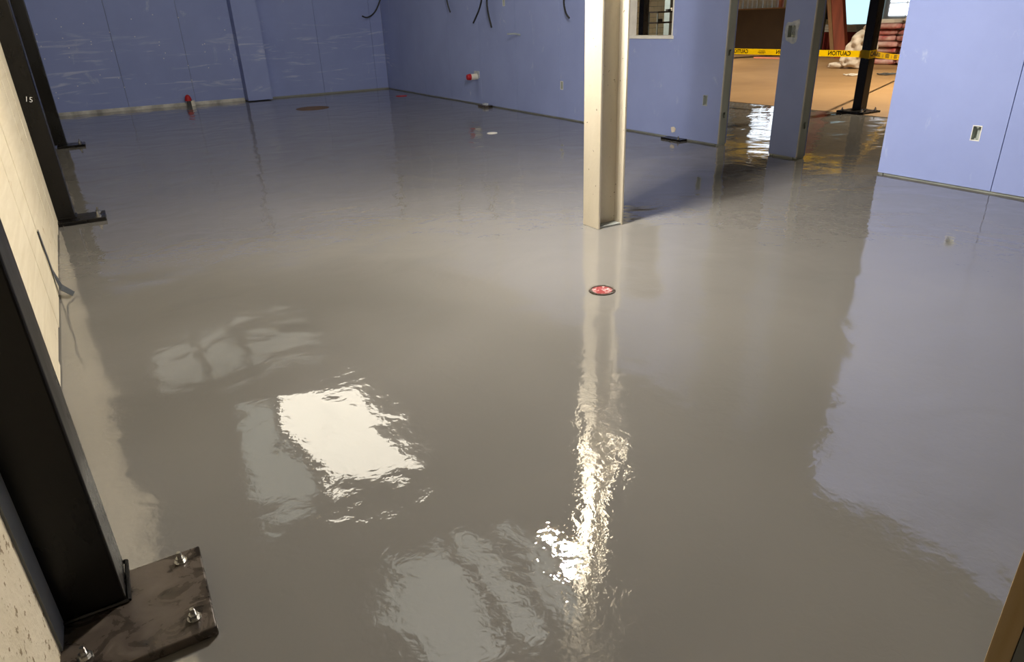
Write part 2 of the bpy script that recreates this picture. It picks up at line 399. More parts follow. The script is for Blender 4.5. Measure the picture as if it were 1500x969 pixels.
# studs closing the wall ends, web with punch-outs
def end_stud(y, sgn, holes_z, name='metal_stud'):
    mb = MB(); hs = [(XW + .05, XW + TW - .05, z - .03, z + .03) for z in holes_z]
    sheet(mb, 'y', y, y + sgn * .003, XW + .0165, XW + TW - .0165, .0, HW, hs)
    for x in (XW + .0165, XW + TW - .019): mb.box(x, x + .0025, min(y, y + sgn * .04), max(y, y + sgn * .04), 0, HW)
    o = mb.build(name, M['galv'], wr)
    MB().box(XW + .022, XW + TW - .022, min(y + sgn * .03, y + sgn * .034), max(y + sgn * .03, y + sgn * .034), 0.03, HW - .03).build('stud_return', M['galv'], wr)
    return o
zs = [onx(1067, 77, XW + .07).z, onx(1055, 168, XW + .07).z]
end_stud(Y_D1 + .001, 1, zs + [2.0, 2.6]); end_stud(Y_S1 + .001, 1, [onx(1170, 183, XW + .07).z, 1.6, 2.4]); end_stud(Y_S0 - .001, -1, [.6, 1.4]); end_stud(Y_R - .001, -1, [.6, 1.4])
# corner bead strips on the wall ends
for y in (Y_D1, Y_S1):
    MB().box(XW - .002, XW + .017, y - .004, y - .0005, .02, HW).build('corner_bead', M['white'], wr)
# opening lined with a white bead
wf = MB()
for x0 in (XW - .004,):
    wf.box(x0, XW + TW + .004, WY0 - .002, WY0 + .018, WZ0, WZ1); wf.box(x0, XW + TW + .004, WY1 - .018, WY1 + .002, WZ0, WZ1)
    wf.box(x0, XW + TW + .004, WY0, WY1, WZ1 - .018, WZ1 + .002)
win1 = struct(wf.build('window_1', M['white']))
MB().box(XW - .012, XW + TW + .012, WY0 - .02, WY1 + .02, WZ0 - .02, WZ0 + .014).build('window_sill', M['white'], win1, bevel=.003)

# ---- left wall: plywood boards, slotted in places, speckled concrete nearest the viewer
mb = MB(); ys = [1.70, 15.8]
mb.prism([(lw(1.72) - .02, 1.72), (lw(6.6) - .02, 6.6), (lw(6.71) - .02, 6.71), (lw(YB) - .02, YB), (lw(YB) - .3, YB), (lw(1.72) - .4, 1.72)], 0, ZC)
wl = struct(mb.build('wall_left', M['grey']))
yy = 1.86
k = 0
while yy < 15.7:
    y1 = min(yy + (.52 if yy < 7 else 1.22), 15.8); z0 = .012 + .01 * (k % 2)
    j = .004 * (k % 3)
    if yy < 4.45 < y1: y1 = 4.46
    if yy < 6.7 and y1 > 6.35: y1 = 6.7
    if yy > 6.65: yy = max(yy, 6.72)
    gap = .0015
    if abs(y1 - 4.46) < .01: gap = .016
    mb = MB().prism([(lw(yy) + j * .5, yy), (lw(y1 - gap) + j * .5, y1 - gap), (lw(y1 - gap) - .018, y1 - gap), (lw(yy) - .018, yy)], z0, ZC - .1 if yy > 6.6 else 3.4)
    mb.build('plywood_board', M['ply'], wl, bevel=.002, seg=1); yy = y1; k += 1
struct(MB().box(lw(1.5) - .28, lw(1.5) - .002, -4.4, 1.66, 0, ZC).build('wall_left_near', M['conc']))
struct(MB().box(lw(1.5) - .06, lw(1.5) + .004, 1.57, 1.665, 0, ZC).build('trim_1', M['grey']))
# ---- end of a framed wall beside the viewer
tq = .72
A = EYE + (fl(1441, 969) - EYE) * tq; B = EYE + (fl(1480, 969) - EYE) * tq
d = Vector((B.x - A.x, B.y - A.y, 0)); d.normalize(); nrm = Vector((A.x, A.y, 0)).normalized()
q = [Vector((A.x, A.y, 0)), Vector((B.x, B.y, 0))]
poly = [q[0], q[1], q[1] + nrm * .1, q[0] + nrm * .1]
struct(MB().prism([(p.x, p.y) for p in poly], 0, 2.4).build('trim_2', M['wood'], bevel=.002))
poly = [q[1] + d * .002 + nrm * .012, q[1] + d * .5 + nrm * .012, q[1] + d * .5 + nrm * .1, q[1] + d * .002 + nrm * .1]
struct(MB().prism([(p.x, p.y) for p in poly], 0, 2.4).build('wall_near', M['grey']))

# ------------------------------------------------------------------ columns
def bolt(x, y, z, parent, s=1.0):
    mb = MB(); mb.cyl((x, y), .019 * s, z, z + .004 * s, 14); mb.cyl((x, y), .0135 * s, z + .004 * s, z + .017 * s, 6); mb.cyl((x, y), .0075 * s, z + .017 * s, z + .036 * s, 10, .006 * s)
    return mb.build('anchor_bolt', M['bolt'], parent)
def black_column(label, x0, x1, y0, y1, px0, px1, py0, py1, bolts, top=ZC - .05, s=1.0):
    t = thing('steel_column', label, 'column', ((x0 + x1) / 2, (y0 + y1) / 2, 0), group='black steel columns')
    ox, oy = t.location.x, t.location.y
    MB().box(x0 - ox, x1 - ox, y0 - oy, y1 - oy, .03, top).build('post', M['black'], t, bevel=.008, seg=3)
    p = MB().box(px0 - ox, px1 - ox, py0 - oy, py1 - oy, 0.001, .03).build('base_plate', M['plate'] if s < 1 else M['black'], t, bevel=.004)
    for bx, by in bolts: bolt(bx - ox, by - oy, .03, p, s)
    w_ = .006
    wd = MB()
    r = [(x0 - w_ - ox, y0 - w_ - oy), (x1 + w_ - ox, y0 - w_ - oy), (x1 + w_ - ox, y1 + w_ - oy), (x0 - w_ - ox, y1 + w_ - oy)]
    for a, b in zip(r, r[1:] + r[:1]): wd.tube([(a[0], a[1], .033), ((a[0] + b[0]) / 2, (a[1] + b[1]) / 2, .034), (b[0], b[1], .033)], .0055, 6)
    wd.build('weld_bead', M['black'], t)
    return t
bp = [fl(265, 822, .03), fl(285, 905, .03), fl(125, 962, .03)]
black_column('black steel column by the speckled concrete, its wide base plate showing three bolts', lw(1.7) - .002, -.25, 1.665, 1.82, lw(1.7), -.06, 1.45, 1.785, [(p.x, p.y) for p in bp], s=.9)
c2 = black_column('black steel column with a chalked 15, halfway along the plywood wall', -.548 + .01, -.405, 6.46, 6.62, -.53, -.19, 6.33, 6.6, [(-.24, 6.37), (-.24, 6.55)], s=1.3)
black_column('black steel column furthest along the left wall, close to the blue back wall', -.69, -.545, 11.25, 11.4, -.66, -.33, 11.08, 11.38, [(-.39, 11.13), (-.39, 11.33)], s=1.3)
pk = ony(41, 146, 6.458)
text_mesh('chalk_mark', '15', .055, M['chalk'], Matrix.Translation((pk.x + .4765, 6.4575 - 6.54, pk.z)) @ Matrix.Rotation(math.pi / 2, 4, 'X') @ Matrix.Rotation(-.25, 4, 'Z'), c2)
hp = black_column('black hall post on a bolted plate, wrapped with yellow caution tape', 9.2, 9.335, 6.2, 6.335, 8.98, 9.36, 6.0, 6.42, [(9.02, 6.05), (9.02, 6.36), (9.31, 6.05), (9.31, 6.37)], ZC - .3, s=1.2)
black_column('black hall post behind the unglazed wall opening', 9.2, 9.335, 10.95, 11.085, 8.98, 9.36, 10.8, 11.22, [(9.02, 10.85), (9.02, 11.17)], ZC - .3, s=1.2)
# beige wide-flange column
bx0, bx1, by0, by1 = 2.81, 3.03, 3.735, 3.92
t = thing('beige_column', 'beige painted wide-flange column standing alone in the grey floor', 'column', ((bx0 + bx1) / 2, (by0 + by1) / 2, 0))
hx, hy = (bx1 - bx0) / 2, (by1 - by0) / 2
MB().box(-hx, -hx + .016, -hy, hy, 0, ZC - .05).build('flange', M['beige'], t, bevel=.003)
MB().box(hx - .016, hx, -hy, hy, 0, ZC - .05).build('flange', M['beige'], t, bevel=.003)
MB().box(-hx + .015, hx - .015, -.006, .006, 0, ZC - .05).build('web', M['beige'], t)
MB().box(-hx + .016, hx - .016, -hy + .01, -.006, 0, .014).build('grout', M['grey'], t)
# junction box hung on the column, above the picture but mirrored in the floor
jb = thing('junction_box', 'round grey electrical box fixed to the beige column', 'electrical box', (bx1 - .02, by0 - .001, 1.66))
mb = MB(); n = 18
mb.add([(.1 * math.cos(6.2832 * i / n), y, .1 * math.sin(6.2832 * i / n)) for y in (-.05, 0) for i in range(n)], [tuple(range(n)), tuple(range(n, 2 * n))[::-1]] + [(i, (i + 1) % n, (i + 1) % n + n, i + n) for i in range(n)])
mb.build('box_body', M['rub'], jb, bevel=.006); MB().box(-.02, .02, -.062, -.05, -.02, .02).build('knockout', M['plate'], jb)

# ------------------------------------------------------------------ caged work lamps on cords beside the column
def work_lamp(x, y, z, label):
    t = thing('caged_work_lamp', label, 'lamp', (x, y, z), group='caged work lamps beside the column')
    MB().tube([(0, 0, .1), (.003, .002, .6), (-.003, .003, 1.4), (0, 0, ZC - .02 - z)], .006).build('cord', M['cable'], t)
    MB().cyl((0, 0), .026, .05, .13, 14, .02).build('socket', M['cable'], t)
    bm = MB(); n, m = 14, 8
    vs = [(.048 * math.sin(math.pi * j / m) * math.cos(6.2832 * i / n), .048 * math.sin(math.pi * j / m) * math.sin(6.2832 * i / n), .055 * math.cos(math.pi * j / m)) for j in range(m + 1) for i in range(n)]
    bm.add(vs, [(j * n + i, j * n + (i + 1) % n, (j + 1) * n + (i + 1) % n, (j + 1) * n + i) for j in range(m) for i in range(n)]).build('bulb', M['bulb'], t, smooth=True)
    cg = MB()
    for k in range(6):
        a = 6.2832 * k / 6; c, s_ = math.cos(a), math.sin(a)
        cg.tube([(.03 * c, .03 * s_, .07), (.085 * c, .085 * s_, .02), (.09 * c, .09 * s_, -.05), (.05 * c, .05 * s_, -.1), (0, 0, -.115)], .0022, 5)
    cg.build('guard', M['yellowcage'], t)
    ld = bpy.data.lights.new('work_lamp_light', 'POINT'); ld.energy = WORK_W; ld.shadow_soft_size = .06; ld.color = (1, .95, .87)
    lo = bpy.data.objects.new('work_lamp_%s_offscreen' % ('upper' if z > 2.7 else 'lower'), ld); COL.objects.link(lo); lo.parent = t
    return t
L1, L2 = Vector((2.33, 3.635, 2.5)), Vector((2.53, 3.655, 2.82))
work_lamp(*L1, 'lit caged work lamp hanging close against the beige column'); work_lamp(*L2, 'lit caged work lamp hanging higher up beside the beige column')

# hall lamps
def bay_lamp(x, y, spot):
    t = thing('high_bay_lamp', 'round high bay lamp hanging from the hall roof ' + spot, 'lamp', (x, y, 4.45), group='high bay lamps in the hall')
    MB().cyl((0, 0), .22, 0, .16, 24, .09).build('reflector', M['galv'], t); MB().cyl((0, 0), .2, -.012, -.002, 24).build('lens', M['bulb'], t)
    MB().tube([(0, 0, .15), (0, 0, .35), (0, 0, .5)], .01).build('stem', M['cable'], t)
    ld = bpy.data.lights.new('bay_light', 'SPOT'); ld.energy = BAY_W; ld.spot_size = 2.7; ld.spot_blend = .6; ld.shadow_soft_size = .2; ld.color = (1, .86, .66)
    lo = bpy.data.objects.new('hall_lamp_%s_offscreen' % ('far' if y > 10 else 'near'), ld); COL.objects.link(lo); lo.parent = t; lo.location = (0, 0, -.03)
for x, y, sp in ((13, 17.6, 'near the shelf unit'), (13, 5.9, 'nearest the taped post')): bay_lamp(x, y, sp)

# ------------------------------------------------------------------ electrical boxes in the right partition
names = ['empty outlet box in the blue wall between beige column and back corner', 'empty outlet box in the blue wall beside the steel-edged doorway', 'empty outlet box in the bright blue wall left of a board seam',
         'white-edged outlet box high in the dim blue wall', 'wide switch box set in rough compound on the short blue pier']
for k, (y, z) in enumerate(boxes):
    t = thing('outlet_box', names[k], 'electrical box', (XW, y, z))
    e = .045 if k == 4 else .03
    mb = MB(); mb.box(.05, .053, -e - .001, e + .001, -.053, .053)
    mb.box(.002, .05, -e - .0015, -e + .0005, -.053, .053); mb.box(.002, .05, e - .0005, e + .0015, -.053, .053); mb.box(.002, .05, -e, e, -.053, -.051); mb.box(.002, .05, -e, e, .051, .053)
    mb.build('box_shell', M['galv'], t)
    mb = MB(); e -= .001
    for (a, b, c, d_) in ((-e - .006, -e, -.058, .058), (e, e + .006, -.058, .058), (-e, e, -.058, -.051), (-e, e, .051, .058)): mb.box(-.003, .002, a, b, c, d_)
    mb.build('box_rim', M['white'] if k in (2, 3, 0) else M['mud'], t)
    for s in (-1, 1): MB().box(.006, .01, -.01, .01, s * .044 - .006, s * .044 + .006).build('screw_ear', M['galv'], t)
    if k == 4:
        mb = MB(); n = 22; vo = []; vi = []
        for i in range(n):
            a = 6.2832 * i / n; r = 1 + .1 * math.sin(3 * a + 1) + random.uniform(-.07, .07)
            q2_ = 1 / max(abs(math.cos(a)), abs(math.sin(a))); q2_ = min(q2_, 1.3); vo.append((-.001, .076 * r * q2_ * math.cos(a), .094 * r * q2_ * math.sin(a))); vi.append((-.004, .05 * q2_ * math.cos(a), .058 * q2_ * math.sin(a)))
        mb.add(vo + vi, [(i, (i + 1) % n, (i + 1) % n + n, i + n) for i in range(n)]).build('compound_ring', M['mud'], t)
        for q_ in (-.018, 0, .018): MB().tube([(.045, q_, -.03), (.02, q_ + .004, 0), (.03, q_ - .006, .035)], .004).build('wire', M['mud'], t)

# ------------------------------------------------------------------ pipe stubs, floor covers, bits on the walls
p = onx(699, 112, XW)
t = thing('pipe_stub', 'short white pipe stub with a red cap poking from the blue wall', 'pipe', (XW, p.y, p.z))
def xcyl(x0, x1, r, n=16, r2=None):
    r2 = r2 or r
    mb = MB(); mb.add([(x, rr * math.cos(6.2832 * i / n), rr * math.sin(6.2832 * i / n)) for x, rr in ((x0, r), (x1, r2)) for i in range(n)], [tuple(range(n)), tuple(range(n, 2 * n))[::-1]] + [(i, (i + 1) % n, (i + 1) % n + n, i + n) for i in range(n)]); return mb
xcyl(-.13, .01, .05).build('pipe', M['pvc'], t); xcyl(-.2, -.13, .045, r2=.056).build('red_cap', M['red'], t, bevel=.008); MB().box(-.012, -.001, -.1, .1, -.02, .09).build('rough_patch', M['mud'], t)
p = ony(281, 150, YB - .1)
t = thing('capped_pipe', 'upright white pipe end with a red dome cap beside the back wall', 'pipe', (p.x, YB - .16, 0))
MB().cyl((0, 0), .055, 0, .1).build('pipe', M['pvc'], t)
mb = MB(); n, m = 16, 5
mb.add([(.066 * math.cos(math.pi / 2 * j / m) * math.cos(6.2832 * i / n), .066 * math.cos(math.pi / 2 * j / m) * math.sin(6.2832 * i / n), .1 + .12 * math.sin(math.pi / 2 * j / m)) for j in range(m + 1) for i in range(n)],
       [(j * n + i, j * n + (i + 1) % n, (j + 1) * n + (i + 1) % n, (j + 1) * n + i) for j in range(m) for i in range(n)]).build('red_cap', M['red'], t, smooth=True)
tag(MB().box(-.09, -.0, -.05, .05, 0, .11).build('fitting', M['cable'], t), 'black fitting')
t.children[-1].location = (-.06, 0, 0)
def cover(name, px, py, r, mats, label, cat='floor cover', tape=False):
    p = fl(px, py); t = thing(name, label, cat, (p.x, p.y, 0))
    n = 28; mb = MB()
    prof = [(r, .0005), (r * .97, .006), (r * .84, .006), (r * .82, .002)]
    mb.add([(rr * math.cos(6.2832 * i / n), rr * math.sin(6.2832 * i / n), z) for rr, z in prof for i in range(n)], [(j * n + i, j * n + (i + 1) % n, (j + 1) * n + (i + 1) % n, (j + 1) * n + i) for j in range(3) for i in range(n)])
    mb.build('ring', M[mats[0]], t)
    MB().cyl((0, 0), r * (.74 if tape else .83), .0006, .0042, n).build('cover_disc', M[mats[1]], t)
    if tape: MB().cyl((0, 0), r * .84, .0003, .002, n).build('gap', M['plate'], t)
    return t
cover('floor_drain', 882, 425.5, .074, ('plate', 'drain'), 'small round floor drain covered with red and white printed film', 'drain', True)
cover('floor_disc', 458, 158.5, .3, ('rust', 'rust'), 'flat rust-brown round cover in the floor before the back wall')
cover('floor_disc', 588, 140.5, .12, ('red', 'red'), 'small red floor cap near the far corner')
cover('floor_disc', 721, 195, .07, ('white', 'white'), 'small white disc on the floor before the dim blue wall')  # flat white disc for a small pale spot on the floor
p = fl(991, 204); t = thing('floor_anchor', 'black flat anchor plate on the floor under a torn white patch', 'bracket', (XW - .06, p.y, 0))
MB().box(-.07, .05, -.16, .16, .001, .022).build('plate', M['black'], t, bevel=.003); bolt(-.03, -.1, .022, t, .9)
p = onx(985, 190, XW)
t2 = tag(MB().prism([(0, 0), (.05, .012), (.062, .05), (.03, .07), (-.02, .06), (-.012, .02)], 0, .004).build('torn_patch', M['sack']), 'torn white paper patch stuck low on the blue wall', 'paper scrap')
t2.rotation_euler = (math.pi / 2, 0, -math.pi / 2); t2.location = (XW - .0045, p.y, p.z - .03)
p = fl(718, 155.5); t = thing('floor_anchor', 'small grey floor anchor at the foot of the wall below the pipe stub', 'bracket', (XW - .09, p.y, 0))
MB().box(-.07, .07, -.14, .14, .001, .03).build('plate', M['plate'], t, bevel=.003); MB().box(-.03, .03, -.06, .04, .03, .06).build('clip', M['mud'], t)
p = onx(762, 51, XW)
tag(MB().tube([(XW + .01, p.y, p.z), (XW - .1, p.y, p.z + .02), (XW - .22, p.y + .01, p.z + .02)], .012).build('wall_rod', M['galv']), 'thin grey rod sticking out of the blue wall', 'rod')
# bent strap in the gap of the plywood
p0, p1 = 4.45, .0
ys_ = lw(4.45)
mb = MB(); mb.add([(ys_ + .004, 4.452, .40), (ys_ + .004, 4.50, .40), (ys_ + .006, 4.47, .16), (ys_ + .006, 4.53, .16), (ys_ + .02, 4.46, .05), (ys_ + .025, 4.54, .06), (ys_ + .07, 4.43, .012), (ys_ + .08, 4.5, .012)], [(0, 1, 3, 2), (2, 3, 5, 4), (4, 5, 7, 6)])
o = mb.build('bent_strap', M['strap']); md = o.modifiers.new('thick', 'SOLIDIFY'); md.thickness = .003
tag(o, 'bent grey metal strap hanging from a slot in the plywood wall', 'strap')

# thin dark cables close to the blue walls, standing in for soft shadows there
LM = (L1 + L2) / 2
def hang(wall_pts, t_, label, r=.012):
    pts = [LM + (Vector(q_) - LM) * t_ for q_ in wall_pts]
    top = Vector((pts[0].x, pts[0].y, ZC - .03))
    mid = [top.lerp(pts[0], f) for f in (0, .35, .7)]
    ctl = mid + pts; sm = []
    for i in range(len(ctl) - 1):
        p0_, p1_, p2_, p3_ = ctl[max(i - 1, 0)], ctl[i], ctl[i + 1], ctl[min(i + 2, len(ctl) - 1)]
        for k_ in range(5):
            u = k_ / 5; sm.append(.5 * (2 * p1_ + (p2_ - p0_) * u + (2 * p0_ - 5 * p1_ + 4 * p2_ - p3_) * u * u + (3 * p1_ - p0_ - 3 * p2_ + p3_) * u ** 3))
    o = MB().tube(sm + [ctl[-1]], r * .7, 7).build('shadow_cable', M['cable']); return tag(o, label, 'cable', 'dark cables standing in for wall shadows')
W_ = lambda px, py: tuple(onx(px, py, XW)); Bk = lambda px, py: tuple(ony(px, py, YB))
hang([Bk(556, -12), Bk(553, 8), Bk(546, 22), Bk(536, 29), Bk(528, 27)], .965, 'dark cable standing in for a wall shadow hooked like a walking stick', .022)
hang([W_(706, -15), W_(704, 5), W_(700, 20), W_(692, 38)], .965, 'dark cable standing in for a wall shadow curling towards the back wall', .02)
hang([W_(713, -14), W_(712, 6), W_(714, 24), W_(719, 45)], .965, 'dark cable standing in for a wall shadow curling towards the beige column', .02)
hang([W_(651, -15), W_(653, 5), W_(658, 22)], .965, 'short straight dark cable standing in for a wall shadow', .018)
hang([W_(828, -15), W_(826, 8), W_(829, 24), W_(834, 32)], .965, 'dark cable standing in for a wall shadow with a small bend at its tip', .018)

# ------------------------------------------------------------------ caution tape
def ribbon(name, a, b, h, sag, label, n=12, repeat=1.0, group='caution tape strands', flip=True, start=.3):
    """Tape from a to b (top edge centre line), lettering on the face towards the room."""
    a, b = Vector(a), Vector(b); L = (b - a).length; u = (b - a).normalized(); side = u.cross(Vector((0, 0, 1))).normalized()
    if side.dot(EYE - a) < 0: side = -side
    def P(s): return a.lerp(b, s) - Vector((0, 0, sag * 4 * s * (1 - s)))
    t = thing(name, label, 'tape', (0, 0, 0), group=group)
    vs = []; fs = []
    for i in range(n + 1):
        p = P(i / n); vs += [p + Vector((0, 0, h / 2)), p - Vector((0, 0, h / 2))]
    fs = [(2 * i, 2 * i + 1, 2 * i + 3, 2 * i + 2) for i in range(n)]
    o = MB().add(vs, fs).build('tape_strip', M['yellow'], t)
    x = start
    while x < L - .25:
        s = x / L; c = P(s) + side * .0022; tan = (P(min(s + .02, 1)) - P(max(s - .02, 0))).normalized()
        zz = side; yy_ = zz.cross(tan).normalized()
        # mirrored: the print faces the hall and shows through
        ux = tan if (tan.cross(Vector((0, 0, 1)))).dot(side) > 0 else -tan
        yy_ = Vector((0, 0, 1)); zz2 = ux.cross(yy_).normalized(); yy_ = zz2.cross(ux)
        mw = Matrix((ux, yy_, zz2)).transposed().to_4x4(); mw.translation = c
        text_mesh('printed_word', 'CAUTION', h * .95, M['ink'], mw, t, flip)
        mb = MB()
        for r_, ln in ((.012, .13), (-.006, .16), (-.022, .1)):
            cc = P(min((x + repeat * .5) / L, 1)) + side * .0022
            if x + repeat * .5 > L - .1: break
            q_ = [cc + ux * (sx * ln / 2) + Vector((0, 0, r_ * h / .09 + sz * .004)) for sx, sz in ((-1, -1), (1, -1), (1, 1), (-1, 1))]; mb.add(q_, [(0, 1, 2, 3)])
        if mb.v: mb.build('small_print', M['inkfaint'], t)
        x += repeat
    return t
pz = onx(1258, 79, 9.19).z
zB = onx(1065, 77, 9.2).z
ribbon('caution_tape', (9.19, 6.335, pz), (9.19, 10.95, zB + .02), .085, .0, 'yellow caution tape with black lettering stretched across the hall edge', start=.33, repeat=.92)
e1 = onx(1335, 83.5, 13.5)
ribbon('caution_tape', (9.345, 6.3, pz - .0), tuple(e1), .085, .02, 'yellow caution tape running from the hall post towards the red sacks', start=.7, repeat=.9)
# the turn round the post
t = thing('caution_tape', 'band of yellow caution tape wound round the black hall post', 'tape', (0, 0, 0), group='caution tape strands')
g = .004; r = [(9.2 - g, 6.335 + g), (9.2 - g, 6.2 - g), (9.335 + g, 6.2 - g), (9.335 + g, 6.335 + g)]
mb = MB(); zz = [pz, pz - .01, pz - .0, pz]
vs = []
for (x, y), z in zip(r, zz): vs += [(x, y, z + .055), (x, y, z - .05)]
mb.add(vs, [(0, 1, 3, 2), (2, 3, 5, 4), (4, 5, 7, 6), (6, 7, 1, 0)]); o = mb.build('tape_band', M['yellow'], t)
text_mesh('printed_word', 'CAU', .08, M['ink'], Matrix.Translation((9.28, 6.2 - g - .0015, pz)) @ Matrix.Rotation(math.pi / 2, 4, 'X'), t)

# ------------------------------------------------------------------ things in the hall
# big brown board with the dark case behind it, and the tubes above
pl_, pr_ = fl(1074, 73), fl(1142, 74); zt = onx(1135, 12, pr_.x).z
t = thing('brown_board', 'large dark brown board standing upright in the hall', 'board', (pr_.x, (pl_.y + pr_.y) / 2, 0))
hw = (pl_.y - pr_.y) / 2 + .35
MB().box(0, .06, -hw, hw, .005, zt - .02).build('board_face', M['brownboard'], t, bevel=.006); MB().box(-.01, .07, -hw, hw, zt - .02, zt + .02).build('edge_strip', M['cardboard'], t)
t = thing('dark_case', 'low dark brown case directly behind the upright board', 'case', (pr_.x + .5, pr_.y - .3, 0))
MB().box(-.3, .25, -.75, 2.6, .1, zt - .05).build('case_body', M['brownboard'], t, bevel=.01); MB().box(-.34, .3, -.8, 2.7, zt - .05, zt - .0).build('case_top', M['brownboard'], t)
for s in (-.6, 2.2): MB().box(-.28, .22, s - .05, s + .05, .004, .1).build('case_foot', M['cable'], t)
bx, by = pr_.x + .5, pr_.y - .3
ty0, ty1 = onx(1144, 6, bx).y, onx(1086, 6, bx).y
for k in range(9):
    lbl = '%s white tube from the salmon one on the dark case' % ['', 'first', 'second', 'third', 'fourth', 'fifth', 'sixth', 'seventh', 'eighth'][k] if k else 'salmon pink tube standing in the row of white tubes'
    y = ty0 + (ty1 - ty0) * k / 8 + random.uniform(-.02, .02); h_ = 1.0 + random.uniform(-.1, .25); rr = .085
    t = thing('standing_tube', lbl, 'tube', (bx, y, zt), group='tubes on the dark case' if k else None)
    MB().cyl((0, 0), rr, 0.001, h_, 14).build('tube_wall', M['orange' if k == 0 else 'tube'], t, smooth=False); MB().cyl((0, 0), rr * .82, h_ - .002, h_ + .006, 14).build('end_plug', M['cardboard'], t)
# red primed stack and timber
def at(px, py, x): return onx(px, py, x)
p0, p1 = fl(1194, 75), fl(1275, 77)
rx = p0.x
t = thing('red_skip', 'long dark red steel bin standing under the bright panes', 'bin', (rx, (p0.y + at(1282, 77, rx).y) / 2, 0))
hw = abs(p0.y - at(1282, 77, rx).y) / 2; zt2 = at(1230, 47, rx).z
MB().box(0, .9, -hw, hw, .02, zt2).build('bin_body', M['redpaint'], t, bevel=.01); MB().box(-.04, .94, -hw - .04, hw + .04, zt2 - .06, zt2).build('rim', M['redpaint'], t, bevel=.008)
for k in range(4): MB().box(-.03, 0, -hw + .3 + k * (2 * hw - .6) / 3 - .03, -hw + .36 + k * (2 * hw - .6) / 3, .02, zt2 - .06).build('rib', M['redpaint'], t)
MB().box(.05, .85, -hw + .05, hw - .05, .005, .02).build('skid', M['cable'], t)
zt3 = at(1230, 36, rx + .3).z
for k, (px0, px1) in enumerate(((1203, 1234), (1236, 1262))):
    ya, yb = at(px0, 40, rx + .3).y, at(px1, 40, rx + .3).y
    for j in range(3):
        z0 = zt2 + .002 + j * (zt3 - zt2) / 3
        tag(MB().box(rx + .1, rx + .75, min(ya, yb) + .04 * j, max(ya, yb) - .03 * j, z0, z0 + (zt3 - zt2) / 3 - .006).build('white_slab', M['pvc'], bevel=.006), 'white insulation slab in a low pile on the red bin', 'slab', 'white slabs on the red bin')
xq = 18.6
a0, a1 = at(1217, 78, xq), at(1240, 78, xq); b0 = at(1211, 0, xq)
t = thing('red_timber', 'red-brown heavy timber leaning before the red bin', 'timber', (xq, (a0.y + a1.y) / 2, 0))
ww = abs(a0.y - a1.y) / 2; lean = (b0.y - a0.y) / b0.z; hT = 3.0
def slab(y0, y1, x0, x1): return MB().add([(x, y + lean * z, z) for z in (.006, hT) for x, y in ((x0, y0), (x1, y0), (x1, y1), (x0, y1))], [(0, 3, 2, 1), (4, 5, 6, 7), (0, 1, 5, 4), (1, 2, 6, 5), (2, 3, 7, 6), (3, 0, 4, 7)])
slab(-ww, ww, 0, .14).build('timber_body', M['redwood'], t, bevel=.012); slab(ww - .14, ww - .02, -.012, 0).build('pale_edge_batten', M['cardboard'], t)
# dark machine edge seen beside the stud
p = at(1203, 20, 20.5)
t = thing('dark_rack', 'dark steel rack with pale hanging cloth between pier and red column', 'rack', (20.5, p.y + .05, 0))
MB().box(-.3, .3, -.45, .45, 1.0, 1.35).build('rack_box', M['cable'], t, bevel=.01); 
for sx in (-.28, .28):
    for sy in (-.42, .42): MB().box(sx - .03, sx + .03, sy - .03, sy + .03, .005, 2.0).build('upright', M['strap'], t)
MB().box(-.32, -.3, -.4, .1, 1.36, 2.0).build('cloth', M['sack'], t)

# white sack: crumpled, leaning
def pillow(name, mat, loc, sx, sy, sz, rz, seed, lump=.12, parent=None, power=.55, n=20, m=12):
    rnd = random.Random(seed); ph = [rnd.uniform(0, 6.28) for _ in range(9)]
    vs = []; fs = []
    sg = lambda v, e: math.copysign(abs(v) ** e, v)
    for j in range(m + 1):
        a = -math.pi / 2 + math.pi * j / m
        for i in range(n):
            b = 6.28318 * i / n
            x = sg(math.cos(a), power) * sg(math.cos(b), power); y = sg(math.cos(a), power) * sg(math.sin(b), power); z = sg(math.sin(a), power)
            d_ = 1 + lump * (math.sin(3 * b + ph[0] + 2 * z) * .5 + math.sin(5 * b + ph[1] - 3 * z) * .35 + math.sin(4 * z + ph[2] + b) * .4)
            vs.append((x * sx * d_, y * sy * d_, (z + 1) * sz))
    for j in range(m):
        for i in range(n): fs.append((j * n + i, j * n + (i + 1) % n, (j + 1) * n + (i + 1) % n, (j + 1) * n + i))
    o = MB().add(vs, fs).build(name, mat, parent, smooth=True); o.location = loc; o.rotation_euler = (0, 0, rz); return o
p = fl(1250, 102)
t = thing('white_sack', 'crumpled white woven sack leaning behind the black hall post', 'sack', (p.x + .3, p.y + .15, 0), rz=.2)
s1 = pillow('sack_body', M['sack'], (0, 0, 0.002), .3, .42, .42, 0, 3, .2, t, .75, 56, 40)
for v in s1.data.vertices:
    k = v.co.z / .85; v.co.y = v.co.y * (1 - .45 * k) - .12 * k; v.co.x *= (1 - .35 * k)
    v.co.z += .03 * math.sin(17 * v.co.y + 9 * v.co.z) * k; v.co.x += .035 * math.sin(23 * v.co.y - 14 * v.co.z) + .02 * math.sin(41 * v.co.z + 11 * v.co.y)
tp = pillow('tied_neck', M['sack'], (0, -.14, .8), .07, .1, .09, 0, 5, .3, t, .9, 14, 8)
tail = pillow('loose_corner', M['sack'], (-.1, .42, .002), .14, .2, .07, .2, 6, .2, t, .8, 14, 8)
